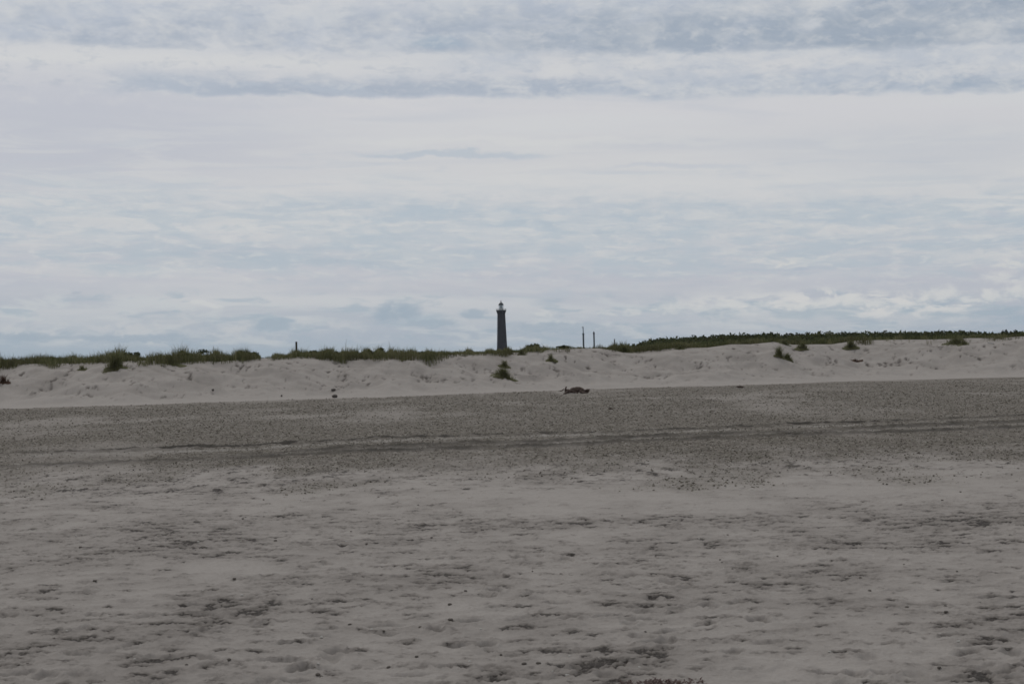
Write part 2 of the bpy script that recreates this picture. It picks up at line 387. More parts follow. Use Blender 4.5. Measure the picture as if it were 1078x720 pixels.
# quick height lookup on the finished sheet
def ground_z(x, y):
    h = 0.27 * max(y, 9.0) + 0.6
    r = np.clip(np.searchsorted(rows, y), 1, len(rows) - 1)
    c = np.clip(np.searchsorted(smap, x / h), 1, NC - 1)
    return float(Z[r, c])
def ground_zv(x, y):
    h = 0.27 * np.maximum(y, 9.0) + 0.6
    r = np.clip(np.searchsorted(rows, y), 1, len(rows) - 1); c = np.clip(np.searchsorted(smap, x / h), 1, NC - 1)
    return Z[r, c]
def hit(px, py, y0=9.0, y1=400.0):
    """first place on the sheet seen through photo pixel (px, py)"""
    d = ray(px, py); d = d / d[1]
    ys = np.concatenate([np.arange(y0, 60, 0.02), np.arange(60, y1, 0.05)])
    P_ = CAM + d * ys[:, None]
    gz = ground_zv(P_[:, 0], P_[:, 1])
    k = np.argmax(P_[:, 2] <= gz)
    return np.array([P_[k, 0], P_[k, 1], gz[k]])
def crest_y(px):
    x = (px - 539) / F_PX * 125.0
    X1 = np.array([x]); 
    for _ in range(3):
        _, _, _, c, _ = terrain(X1, np.array([120.0])); X1 = np.array([(px - 539) / F_PX * c[0]])
    return float(c[0])

# ------------------------------------------------------------------ object helpers
def link(name, me, material, parent=None):
    o = bpy.data.objects.new(name, me); COL.objects.link(o)
    if material is not None: me.materials.append(material)
    if parent is not None: o.parent = parent
    return o
def tag(o, label, cat, group=None):
    o['label'] = label; o['category'] = cat
    if group: o['group'] = group
    return o
def empty(name, loc, rz=0.0):
    o = bpy.data.objects.new(name, None); o.location = loc; o.rotation_euler = (0, 0, rz); COL.objects.link(o); return o
def lathe(name, prof, seg=40, cap=True):
    V = []; 
    for r, z in prof:
        for k in range(seg):
            a = 2 * math.pi * k / seg; V.append((r * math.cos(a), r * math.sin(a), z))
    F = []
    for i in range(len(prof) - 1):
        for k in range(seg):
            k2 = (k + 1) % seg; F.append((i * seg + k, i * seg + k2, (i + 1) * seg + k2, (i + 1) * seg + k))
    me = bpy.data.meshes.new(name)
    fs = list(F)
    if cap: fs += [tuple(range(seg))[::-1], tuple((len(prof) - 1) * seg + k for k in range(seg))]
    me.from_pydata(V, [], fs); me.update()
    return me
def boxes(name, lst):
    """lst of (cx,cy,cz, sx,sy,sz, rotz)"""
    V = []; F = []
    for (cx, cy, cz, sx, sy, sz, a) in lst:
        n = len(V)
        for dx in (-1, 1):
            for dy in (-1, 1):
                for dz in (-1, 1):
                    x, y = dx * sx / 2, dy * sy / 2
                    V.append((cx + x * math.cos(a) - y * math.sin(a), cy + x * math.sin(a) + y * math.cos(a), cz + dz * sz / 2))
        F += [(n, n + 1, n + 3, n + 2), (n + 4, n + 6, n + 7, n + 5), (n, n + 4, n + 5, n + 1), (n + 2, n + 3, n + 7, n + 6), (n, n + 2, n + 6, n + 4), (n + 1, n + 5, n + 7, n + 3)]
    me = bpy.data.meshes.new(name); me.from_pydata(V, [], F); me.update(); return me
def tube(name, pts, radii, seg=8, rough=0.0, seed=0):
    rr = random.Random(seed); V = []; F = []
    pts = [Vector(p) for p in pts]
    for i, p in enumerate(pts):
        t = (pts[min(i + 1, len(pts) - 1)] - pts[max(i - 1, 0)]).normalized()
        a = t.cross(Vector((0.13, 0.2, 1))).normalized(); bb = t.cross(a)
        for k in range(seg):
            an = 2 * math.pi * k / seg; r = radii[i] * (1 + rough * rr.uniform(-1, 1))
            V.append(p + (a * math.cos(an) + bb * math.sin(an)) * r)
    for i in range(len(pts) - 1):
        for k in range(seg):
            k2 = (k + 1) % seg; F.append((i * seg + k, i * seg + k2, (i + 1) * seg + k2, (i + 1) * seg + k))
    F += [tuple(range(seg))[::-1], tuple((len(pts) - 1) * seg + k for k in range(seg))]
    me = bpy.data.meshes.new(name); me.from_pydata([tuple(v) for v in V], [], F); me.update()
    me.polygons.foreach_set('use_smooth', np.ones(len(F), bool)); return me

def blades(bx, by, bz, h, width, lean, tint):
    """many curved grass blades as arrays -> verts, faces, tint"""
    n = len(bx)
    a = rng.uniform(0, 2 * math.pi, n); la = rng.uniform(0, 2 * math.pi, n)
    wx, wy = np.cos(a) * width / 2, np.sin(a) * width / 2
    lx, ly = np.cos(la) * lean * h, np.sin(la) * lean * h
    V = np.empty((n, 7, 3))
    for j, (t, wd) in enumerate(((0, 1.0), (0.4, 0.85), (0.75, 0.55))):
        q = t * t
        for sd in (0, 1):
            sg = 1 if sd else -1
            V[:, j * 2 + sd, 0] = bx + lx * q + sg * wx * wd
            V[:, j * 2 + sd, 1] = by + ly * q + sg * wy * wd
            V[:, j * 2 + sd, 2] = bz + h * (t - 0.12 * q * lean)
    V[:, 6, 0] = bx + lx; V[:, 6, 1] = by + ly; V[:, 6, 2] = bz + h * (1 - 0.25 * lean)
    i = np.arange(n)[:, None] * 7
    quads = np.concatenate([i + np.array([[0, 1, 3, 2]]), i + np.array([[2, 3, 5, 4]])])
    tris = i + np.array([[4, 5, 6]])
    return V.reshape(-1, 3), [quads, tris], np.repeat(tint, 7)
def leaves(P_, size, tint):
    n = len(P_)
    d1 = rng.normal(size=(n, 3)); d1 /= np.linalg.norm(d1, axis=1)[:, None]
    d2 = np.cross(d1, rng.normal(size=(n, 3))); d2 /= np.linalg.norm(d2, axis=1)[:, None]
    sz = (size * rng.uniform(0.5, 1.3, n))[:, None]
    V = np.stack([P_ - d1 * sz, P_ + d2 * sz * 0.5, P_ + d1 * sz, P_ - d2 * sz * 0.5], 1).reshape(-1, 3)
    return V, [np.arange(n * 4).reshape(-1, 4)], np.repeat(tint, 4)

def plant_mat(name, dark, mid, pale, scale=0.4):
    mt, nt, b = mat(name)
    co = nt.new('ShaderNodeTexCoord').outputs['Object']
    t = nt.attr('tint')
    c = nt.ramp(t, [(0.0, dark), (0.5, mid), (1.0, pale)], 'LINEAR')
    c = nt.mix(nt.ss(nt.noise(co, scale, 3, 0.6), 0.42, 0.68, 0, 0.75), c, tuple(0.5 * (x + y) for x, y in zip(dark, (0.085, 0.062, 0.038))))
    nt.l.new(c, b.inputs['Base Color']); b.inputs['Roughness'].default_value = 0.8
    tr = nt.new('ShaderNodeBsdfTranslucent'); nt.l.new(c, tr.inputs['Color'])      # thin leaves let light through
    mx = nt.new('ShaderNodeMixShader'); mx.inputs[0].default_value = 0.35
    nt.l.new(b.outputs[0], mx.inputs[1]); nt.l.new(tr.outputs[0], mx.inputs[2])
    nt.l.new(mx.outputs[0], mt.node_tree.nodes['Material Output'].inputs['Surface'])
    return mt
m_grass = plant_mat('dune_grass', (0.066, 0.072, 0.030), (0.120, 0.130, 0.054), (0.23, 0.215, 0.12), 0.25)
m_shrub = plant_mat('shrub_leaves', (0.034, 0.042, 0.019), (0.064, 0.078, 0.033), (0.125, 0.132, 0.058), 0.12)
m_dark = plant_mat('tree_leaves', (0.016, 0.022, 0.012), (0.027, 0.036, 0.018), (0.045, 0.055, 0.028), 0.3)
m_red = plant_mat('withered_leaves', (0.05, 0.024, 0.018), (0.085, 0.045, 0.03), (0.13, 0.08, 0.055), 2.0)
m_bark, nt, b = mat('bark'); co = nt.new('ShaderNodeTexCoord').outputs['Object']
nt.l.new(nt.mix(nt.noise(co, 6, 4), (0.04, 0.032, 0.025), (0.10, 0.082, 0.065)), b.inputs['Base Color']); b.inputs['Roughness'].default_value = 0.9

# ------------------------------------------------------------------ grass along the dune
def crest_strip():
    n = 150000
    px = rng.uniform(-160, 1240, n)
    cy = np.interp(px, np.linspace(-200, 1300, 160), [crest_y(p) for p in np.linspace(-200, 1300, 160)])
    xr = (px - 539) / F_PX * cy
    spill = np.clip(perlin(xr * 0.42, xr * 0 + 1.7, 91) * 1.6 + perlin(xr * 1.3, xr * 0 + 4.7, 92) * .8, 0, 1.5) * (px < 600)
    off = rng.uniform(0, 1.0, n) ** 0.7 * (4.9 + 1.4 * spill) - 0.9 - 1.4 * spill
    yy = cy + off
    xx = (px - 539) / F_PX * yy
    clump = fbm(xx * 0.75, yy * 0.5, 90, 3)
    dens = 0.75 + 0.75 * clump
    dens = np.where(px > 735, dens - 0.80 - 0.15 * np.sign(perlin(px * 0.02, px * 0 + 2.2, 109)), dens)            # the right-hand crest is bare sand
    dens = np.where((px > 574) & (px < 640), dens - 0.55, dens)
    dens = np.where((px > 274) & (px < 286), dens - 0.9, dens)
    keep = rng.uniform(0, 1, n) < dens
    px, xx, yy, clump = px[keep], xx[keep], yy[keep], clump[keep]
    gz = ground_zv(xx, yy)
    top = z_of(px, interp(VEG, px), yy)
    lump = np.clip(0.78 + 0.75 * fbm(xx * 1.1, yy * 0.1, 95, 4, .6), 0.35, 1.35)
    h = np.clip((top - gz) * lump * 1.2, 0.22, 1.3) * np.where(rng.uniform(0, 1, len(px)) < 0.045, rng.uniform(1.0, 1.3, len(px)), rng.uniform(0.4, 1.0, len(px)))
    h = np.where(px > 660, np.minimum(h, 0.55 * rng.uniform(0.6, 1.1, len(px))), h)
    tint = np.clip(0.48 + 0.40 * clump + rng.normal(0, 0.22, len(px)), 0, 1); tint = np.where(rng.uniform(0, 1, len(px)) < 0.20, rng.uniform(.9, 1.0, len(px)), tint)
    return blades(xx, yy, gz - 0.03, h, rng.uniform(0.018, 0.036, len(px)), rng.uniform(0.05, 0.55, len(px)), tint)
V, F_, tn = crest_strip()
o = link('marram_grass', poly_mesh('marram_grass', V, F_, tn), m_grass); o['kind'] = 'stuff'

def hinter_grass():
    n = 150000
    px = rng.uniform(-160, 1240, n); u = rng.uniform(0, 1, n)
    cy = np.interp(px, np.linspace(-200, 1300, 160), [crest_y(p) for p in np.linspace(-200, 1300, 160)])
    yy = cy + 3 + u * u * 125
    xx = (px - 539) / F_PX * yy
    cl = fbm(xx * 0.3, yy * 0.2, 97, 3)
    keep = (rng.uniform(0, 1, n) < 0.62 + 0.6 * cl) & ((px > 600) | (u < 0.32))
    px, xx, yy, cl = px[keep], xx[keep], yy[keep], cl[keep]
    gz = ground_zv(xx, yy)
    top = z_of(px, interp(VEG, px) + 2.0, yy)
    h = np.minimum(np.maximum(top - gz, 0.15), 0.75 + 0.3 * cl) * rng.uniform(0.5, 1.05, len(px))
    return blades(xx, yy, gz - 0.03, h, rng.uniform(0.025, 0.05, len(px)), rng.uniform(0.05, 0.5, len(px)), np.clip(0.35 + 0.4 * cl + rng.normal(0, .18, len(px)), 0, 1))
V, F_, tn = hinter_grass()
o = link('heath_grass', poly_mesh('heath_grass', V, F_, tn), m_grass); o['kind'] = 'stuff'

def heath():
    # crowberry, heather and low scrub covering the ridge: thousands of leaf sprays in cushions
    PP = []; TI = []
    n = 900
    px = rng.uniform(618, 1260, n); yy = rng.uniform(205, 275, n)
    xx = (px - 539) / F_PX * yy
    gz = ground_zv(xx, yy); top = z_of(px, interp(VEG, px) - 1.2, yy) + 0.35 * perlin(xx * 0.12, yy * 0.02, 108)
    for k in range(n):
        hgt = min(max(top[k] - gz[k], 0.0), 1.35)
        if hgt < 0.12: continue
        hgt *= rng.uniform(0.62, 1.03)
        w = rng.uniform(1.0, 3.6); m = int(70 * w)
        d = rng.normal(size=(m, 3)); d /= np.linalg.norm(d, axis=1)[:, None]
        r = rng.uniform(0.45, 1.0, m) ** 0.5
        q = d * r[:, None] * np.array([w, w, hgt]); q[:, 2] = np.abs(q[:, 2])
        q[:, 2] *= np.clip(1 + 0.25 * perlin(q[:, 0] * 1.4 + k, q[:, 1] * 1.4, 99), 0.6, 1.1)
        PP.append(q + np.array([xx[k], yy[k], gz[k]])); TI.append(np.clip(rng.uniform(0.0, 0.95) + rng.normal(0, 0.15, m), 0, 1))
    P_ = np.concatenate(PP); ti = np.concatenate(TI)
    return leaves(P_, np.full(len(P_), 0.24), ti)
V, F_, tn = heath()
o = link('heath_scrub', poly_mesh('heath_scrub', V, F_, tn), m_shrub); o['kind'] = 'stuff'

# ------------------------------------------------------------------ single plants
def tussock(px, py, w_px, h_px, label, group=None, material=None, lean=0.6, y=None, dens=1.0, name='grass_tussock', cat='grass tussock'):
    py = py - 2.0
    p = hit(px, py) if y is None else np.array([*at_y(px, py, y)[:2], 0.0])
    if y is not None: p[2] = ground_z(p[0], p[1])
    k = p[1] / F_PX
    w, h = w_px * k, h_px * k
    root = empty(name, tuple(p))
    n = int(170 * dens * max(w, 0.25) / 0.6) + 50
    r = np.minimum(np.abs(rng.normal(0, 0.50, n)), 1.15); a = rng.uniform(0, 6.283, n); w *= 1.2
    bx, by = np.cos(a) * r * w / 2, np.sin(a) * r * w / 2 * 0.8
    bz = ground_zv(bx + p[0], by + p[1]) - p[2]
    lump = np.clip(1 + 0.35 * perlin(bx * 6 + px, by * 6, 3), 0.5, 1.3)
    hh = h * rng.uniform(0.45, 1.15, n) * np.exp(-(r / 1.0) ** 2) * lump
    V, F_, tn = blades(bx, by, bz - 0.02, hh, rng.uniform(0.012, 0.026, n), rng.uniform(0.1, lean + 0.25, n), np.clip(rng.normal(0.55, 0.30, n), 0, 1))
    # matted thatch at the foot that the blades grow from
    q, sg = [], 18
    for i_, rr_ in enumerate((0.0, 0.3, 0.62)):
        for k_ in range(sg):
            an = 2 * math.pi * k_ / sg; w_ = rr_ * w * (1 + 0.18 * math.sin(3 * an + px))
            x_, y_ = w_ * math.cos(an), w_ * 0.8 * math.sin(an)
            q.append((x_, y_, ground_z(x_ + p[0], y_ + p[1]) - p[2] + (0.10 * h, 0.06 * h, -0.03)[i_]))
    n0 = len(V); V = np.concatenate([V, np.array(q)]); tn = np.concatenate([tn, np.full(len(q), 0.7)])
    F_[0] = np.concatenate([F_[0], np.array([(n0 + i_ * sg + k_, n0 + i_ * sg + (k_ + 1) % sg, n0 + (i_ + 1) * sg + (k_ + 1) % sg, n0 + (i_ + 1) * sg + k_) for i_ in range(2) for k_ in range(sg)])])
    link('blades', poly_mesh('blades', V, F_, tn), material or m_grass, root)
    return tag(root, label, cat, group)
def shrub(px, py_base, w_px, h_px, Y, label, group, material=None, name='shrub', cat='shrub', trunk=False, gaps=0.0):
    p = at_y(px, py_base, Y); gz = ground_z(p[0], p[1])
    topz = p[2] + h_px * Y / F_PX
    root = empty(name, (p[0], p[1], gz))
    w = w_px * Y / F_PX; h = max(topz - gz, 0.3)
    PP = []
    rr = np.random.default_rng(int(px * 7))
    lobes = 7 if not trunk else 9
    base = 0.0 if not trunk else 0.32
    for k in range(lobes):
        cx, cy_ = rr.uniform(-0.34, 0.34) * w, rr.uniform(-0.34, 0.34) * w
        fall = 1 - 1.1 * (abs(cx) / w) ** 1.5
        cz = h * rr.uniform(base + 0.12, 0.74) * fall
        s_ = np.array([w * rr.uniform(0.16, 0.28), w * rr.uniform(0.16, 0.28), h * rr.uniform(0.16, 0.26)])
        m = int(150 * (1 - gaps))
        d = rr.normal(size=(m, 3)); d /= np.linalg.norm(d, axis=1)[:, None]
        PP.append(d * rr.uniform(0.3, 1.05, m)[:, None] ** 0.6 * s_ + np.array([cx, cy_, cz]))
    P_ = np.concatenate(PP); P_ = P_[P_[:, 2] > 0.02]
    P_[:, 2] = np.minimum(P_[:, 2], h * 1.02)
    V, F_, tn = leaves(P_, np.full(len(P_), max(0.075, 1.1 * Y / F_PX)), np.clip(rr.normal(0.42, 0.22, len(P_)), 0, 1))
    link('crown' if trunk else 'foliage', poly_mesh('foliage', V, F_, tn), material or m_shrub, root)
    if trunk:
        link('trunk', tube('trunk', [(0, 0, -0.1), (0.04 * w, 0, h * 0.25), (0.0, 0.02 * w, h * 0.5), (0.03 * w, 0, h * 0.8)], [0.05 * w, 0.042 * w, 0.03 * w, 0.012 * w], 8, 0.1, int(px)), m_bark, root)
        for k in range(4):
            a = 1.57 * k + 0.4
            link('limb', tube('limb', [(0.02 * w, 0, h * (0.3 + 0.06 * k)), (0.14 * w * math.cos(a), 0.14 * w * math.sin(a), h * 0.55), (0.3 * w * math.cos(a), 0.3 * w * math.sin(a), h * 0.72)], [0.024 * w, 0.016 * w, 0.006 * w], 6, 0.1, k), m_bark, root)
    else:
        for k in range(3):
            a = 2.1 * k
            link('stem', tube('stem', [(0, 0, -0.05), (0.1 * w * math.cos(a), 0.1 * w * math.sin(a), h * 0.35), (0.22 * w * math.cos(a), 0.22 * w * math.sin(a), h * 0.6)], [0.03, 0.022, 0.01], 6, 0.1, k), m_bark, root)
    return tag(root, label, cat, group)

G = 'grass tussocks scattered on the bare dune face'
tussock(530.5, 399, 19, 11, 'large dark grass tussock alone on the dune face straight below the lighthouse', G, dens=2.2)
tussock(531, 388, 9, 9, 'small grass tuft directly above the large tussock below the lighthouse', G)
tussock(580, 381.5, 9, 9, 'sparse leaning grass tuft on the sand between lighthouse and masts', G, dens=.6)
tussock(549, 375.5, 7, 8, 'short dark grass tuft hanging at the crest just right of the lighthouse', G)
tussock(820.5, 376, 8, 13, 'tall narrow dark grass tuft in the pale notch of the right dune', G, dens=1.6)
tussock(830, 381, 10, 8, 'round low grass tuft lowest of the group in the right dune notch', G, dens=1.6)
tussock(826, 364.5, 10, 7, 'grass tuft at the very crest above the tall narrow tuft', G, dens=1.2)
tussock(845, 369.5, 12, 9, 'green grass tuft on the crest right of the dune notch', G, dens=1.3)
tussock(895.5, 368.5, 12, 9, 'compact dark grass tuft alone at the crest of the right dune', G, dens=1.9)
tussock(1006, 364, 20, 7.5, 'broad low grass tussock drooping on the smooth dune at far right', G, dens=1.5)
tussock(1015, 364.5, 9, 4.5, 'flat grass wisp trailing off the broad tussock at far right', G)
tussock(121, 390.5, 20, 21, 'big grass clump spilling over the sand edge of the left dune', G, dens=2)
tussock(86.5, 391, 8, 6, 'faint grass tuft on the sand left of the spilling clump', G, dens=.5)
tussock(657, 372.5, 16, 8, 'dark grass clump at the left end of the green ridge', G, dens=1.7)
tussock(674, 371.5, 20, 8, 'light green grass clump drooping at the foot of the green ridge', G, dens=1.5)
tussock(716, 369.5, 10, 4, 'tiny grass tuft on bare sand below the green ridge', G, dens=.6)
tussock(390, 378, 16, 8, 'rounded grass clump hanging over the crest left of the lighthouse', G, dens=1.6)
tussock(178, 384, 22, 9, 'wide grass clump sagging over the sand on the left crest', G, dens=1.8)
tussock(901, 383, 9, 3, 'dry flattened grass wisp halfway down the right dune', G, dens=.4, material=m_red)
tussock(3.5, 404, 11, 9, 'withered red brown plant on the sand at the left dune foot', None, material=m_red, lean=0.9, name='withered_plant', cat='plant')

S = 'shrubs rising from the dune crest'
def crest_shrub(px, top, w, label, dy=3.0, gaps=0.0):
    Y = crest_y(px) + dy
    base = float(interp(CREST, px))
    shrub(px, base, w, base - top, Y, label, S, gaps=gaps)
crest_shrub(64, 371.0, 22, 'dark low shrub on the crest near the left edge')
crest_shrub(136, 368.0, 24, 'dark shrub on the crest right above the spilling grass clump')
crest_shrub(191, 368.3, 17, 'narrow shrub against the tallest shrub on the left crest')
crest_shrub(213, 365.2, 27, 'tallest rounded shrub on the left crest, browner than its neighbours')
crest_shrub(259, 367.5, 24, 'shrub on the left crest just before the bare sandy gap')
crest_shrub(338, 366.3, 26, 'broad green shrub on the crest right of the wooden post')
crest_shrub(357, 368.0, 10, 'small dark upright shrub on the crest between two green shrubs')
crest_shrub(385, 366.3, 15, 'rounded green shrub on the crest beside the dark pointed one')
crest_shrub(398, 363.4, 13, 'dark pointed shrub standing out of the crest midway to the lighthouse')
crest_shrub(450, 369.0, 22, 'flat topped shrub on the crest halfway between pointed shrub and lighthouse')
crest_shrub(563, 360.8, 22, 'feathery green shrub on the crest right of the lighthouse', gaps=.3)
crest_shrub(594, 363.0, 17, 'thin dark shrub on the crest left of the taller mast', gaps=.3)

TG = 'trees on the far heath ridge'
def far_tree(px, base, top, w, Y, label):
    top -= 1.0
    shrub(px, base, w, base - top, Y, label, TG, material=m_dark, name='tree', cat='tree', trunk=True)
far_tree(1057, 354, 344.8, 12, 300, 'taller of two dark round trees on the ridge at far right')
far_tree(1069, 354, 346.5, 13, 300, 'shorter dark tree beside the taller one at far right')
far_tree(974.5, 354, 347.0, 9, 290, 'small single round tree on the ridge left of the thicket')
far_tree(1001, 354, 347.0, 30, 285, 'wide dark thicket tree highest on the ridge right of the small round tree')
far_tree(866, 355, 348.6, 34, 285, 'broad flat dark tree at the middle hump of the ridge')
far_tree(764, 356, 351.3, 12, 280, 'small dark tree at the left shoulder of the ridge')
far_tree(929, 355, 349.7, 22, 285, 'low dark tree between middle hump and thicket on the ridge')

# ------------------------------------------------------------------ lighthouse
m_brick, nt, b = mat('weathered_brick'); tc = nt.new('ShaderNodeTexCoord').outputs['Object']
stn = nt.noise(tc, 0.5, 5, 0.6); stn2 = nt.noise(tc, 6.0, 3, 0.6)
bc = nt.mix(stn2, (0.042, 0.040, 0.048), (0.058, 0.054, 0.064))
nt.l.new(nt.mix(nt.ss(stn, 0.4, 0.7, 0, 0.6), bc, (0.036, 0.036, 0.044)), b.inputs['Base Color']); b.inputs['Roughness'].default_value = 0.9
def plain(name, col, rough=0.6, metal=0.0, var=0.25, sc=3.0):
    mt, nt, b = mat(name); co = nt.new('ShaderNodeTexCoord').outputs['Object']
    nt.l.new(nt.mix(nt.noise(co, sc, 4, 0.6), tuple(c * (1 - var) for c in col), tuple(min(1, c * (1 + var)) for c in col)), b.inputs['Base Color'])
    b.inputs['Roughness'].default_value = rough; b.inputs['Metallic'].default_value = metal; return mt
m_iron = plain('painted_iron', (0.05, 0.052, 0.058), 0.5)
m_copper = plain('dark_copper', (0.045, 0.05, 0.05), 0.5)
m_white = plain('white_paint', (0.55, 0.56, 0.56), 0.5, var=.1)
m_steel = plain('weathered_steel', (0.085, 0.095, 0.105), 0.6)
m_post = plain('weathered_timber', (0.055, 0.045, 0.036), 0.9, sc=8)
m_glass, nt, b = mat('lantern_glass'); b.inputs['Base Color'].default_value = (0.8, 0.85, 0.88, 1); b.inputs['Roughness'].default_value = 0.05
b.inputs['Transmission Weight'].default_value = 0.9; b.inputs['IOR'].default_value = 1.1
m_pane = plain('dark_pane', (0.03, 0.033, 0.04), 0.3)
m_lens = plain('lens_glass', (0.35, 0.38, 0.38), 0.15)

LY = 1524.0
ltop = at_y(526.8, 317.5, LY); lb = at_y(528.6, 366, LY)
base_z = 5.2
H = ltop[2] - base_z
k = LY / F_PX     # metres per photo pixel
lh = empty('lighthouse', (lb[0] + 0.0, LY, base_z - 0.6))
tag(lh, 'tall round dark brick lighthouse with white lantern room behind the dunes', 'lighthouse')
zt = 0.6
z_gal = at_y(527, 327.2, LY)[2] - base_z + zt
tw = [(5.2, 0), (5.2, 1.2), (4.75, 1.8), (4.5, 3.0)]
for i in range(1, 9):
    t = i / 8; tw.append((4.5 + (3.15 - 4.5) * t ** 0.85, 3.0 + (z_gal - 2.6 - 3.0) * t))
tw += [(3.3, z_gal - 2.3), (3.3, z_gal - 2.0), (3.5, z_gal - 1.7), (3.75, z_gal - 0.9), (3.95, z_gal - 0.3), (3.95, z_gal)]
tower = link('tower', lathe('tower', tw, 48), m_brick, lh)
gal = link('gallery', lathe('gallery', [(2.0, z_gal + 0.003), (4.15, z_gal + 0.003), (4.15, z_gal + 0.35), (2.0, z_gal + 0.35)], 48), m_iron, lh)
rl = []
for i in range(32):
    a = 2 * math.pi * i / 32; rl.append((4.0 * math.cos(a), 4.0 * math.sin(a), z_gal + 0.95, 0.07, 0.07, 1.2, a))
    for hz in (0.65, 1.05, 1.5): rl.append((4.0 * math.cos(a + .098), 4.0 * math.sin(a + .098), z_gal + hz, 0.05, 0.82, 0.06, a + .098))
link('railing', boxes('railing', rl), m_iron, gal)
z_lan = z_gal + 0.35
lan = link('lantern_room', lathe('lantern_room', [(1.85, z_lan + .003), (1.85, z_lan + 1.7), (1.6, z_lan + 1.7), (1.6, z_lan + .003)], 24, False), m_white, lh)
link('glazing', lathe('glazing', [(1.75, z_lan + 1.71), (1.75, z_lan + 4.1), (1.72, z_lan + 4.1), (1.72, z_lan + 1.71)], 12, False), m_glass, lan)
bars = []
for i in range(12):
    a = 2 * math.pi * i / 12; bars.append((1.79 * math.cos(a), 1.79 * math.sin(a), z_lan + 2.9, 0.1, 0.1, 2.4, a))
link('glazing_bar', boxes('glazing_bar', bars), m_white, lan)
link('lens', lathe('lens', [(0.3, z_lan + .2), (0.3, z_lan + 1.6), (0.75, z_lan + 2.0), (0.95, z_lan + 2.8), (0.75, z_lan + 3.6), (0.2, z_lan + 3.9)], 20), m_lens, lan)
zr = z_lan + 4.11
ztop = H + zt
roof = link('roof', lathe('roof', [(2.15, zr), (2.2, zr + 0.2), (1.95, zr + 0.75), (1.35, zr + 1.6), (0.55, zr + 2.15), (0.35, zr + 2.4), (0.35, zr + 2.7)], 32), m_copper, lh)
link('finial', lathe('finial', [(0.2, zr + 2.7), (0.5, zr + 3.0), (0.5, zr + 3.2), (0.14, zr + 3.5), (0.06, max(ztop, zr + 4.2))], 12), m_iron, roof)
for i, hz in enumerate((9, 17, 25, 33)):
    t = (hz - 3) / (z_gal - 5.6); r = 4.5 - 1.35 * min(t, 1) ** 0.85
    for a in (-1.57 + (0.5 if i % 2 else -0.4), 1.57):
        wf = link('window', boxes('window', [((r + .02) * math.cos(a), (r + .02) * math.sin(a), hz, 0.16, 0.9, 1.6, a)]), m_iron, lh)
        link('pane', boxes('pane', [((r + .11) * math.cos(a), (r + .11) * math.sin(a), hz, 0.03, 0.66, 1.34, a)]), m_pane, wf)
dr = link('door', boxes('door', [(0, -5.23, 1.9, 1.3, 0.14, 2.4, 0)]), m_post, lh)
link('handle', boxes('handle', [(0.45, -5.33, 1.8, 0.05, 0.08, 0.2, 0)]), m_steel, dr)

# masts, posts
def mast(px, top, step, w_px, w2_px, label):
    Yd = 620.0; kk = Yd / F_PX
    lean = math.radians(0.0)
    p = at_y(px, 366, Yd); gz = ground_z(p[0], p[1])
    r = empty('mast', (p[0], p[1], gz)); 
    zs = at_y(px, step, Yd)[2] - gz; ztp = at_y(px, top, Yd)[2] - gz
    a = w_px * kk / 2
    link('plinth', boxes('plinth', [(0, 0, 0.15, 1.6, 1.6, 0.5, 0)]), m_steel, r)
    link('pole', lathe('pole', [(a * 1.05, 0.4), (a, zs - 0.5), (a * 1.25, zs - 0.35), (a * 1.25, zs)], 16), m_steel, r)
    if w2_px:
        c = w2_px * kk / 2
        link('antenna', lathe('antenna', [(c, zs + .003), (c * 0.9, ztp - 0.3), (c * 0.5, ztp)], 10), m_steel, r)
        link('lamp', lathe('lamp', [(0.12, -0.16), (0.17, 0), (0.12, 0.16)], 10), m_white, r).location = (-c - 0.16, 0, ztp - 0.25)
    else:
        link('cap', lathe('cap', [(a * 1.3, zs + .003), (a * 0.9, zs + 0.2), (0.06, zs + 0.5)], 12), m_steel, r)
    tag(r, label, 'mast', 'grey masts behind the dune')
mast(614.4, 343.8, 351.0, 1.75, 0.9, 'taller grey mast with thin antenna on top, right of the lighthouse')
mast(625.6, 349, 350.4, 1.6, 0, 'shorter grey mast without antenna, behind the dune crest')
def post(px, base, top, w_px, lean, label, material=None):
    Yd = crest_y(px) + 1.5; kk = Yd / F_PX
    p = at_y(px, base, Yd); gz = ground_z(p[0], p[1]); h = p[2] + (base - top) * kk - gz
    w = w_px * kk
    o_ = link('post', tube('post', [(0, 0, -0.3), (lean * h * 0.5, 0, h * 0.5), (lean * h, 0, h - 0.02), (lean * h, 0, h)], [w / 2, w / 2 * 0.98, w / 2 * 0.95, w / 2 * 0.8], 10, 0.05, int(px)), material or m_post)
    o_.location = (p[0], p[1], gz)
    return tag(o_, label, 'post', 'posts on the dune crest')
post(312.3, 376, 359.7, 2.2, 0.0, 'weathered dark wooden post sticking out of the left crest grass')
post(647, 366, 356.8, 1.1, 0.02, 'thin short stake in the grass right of the masts')

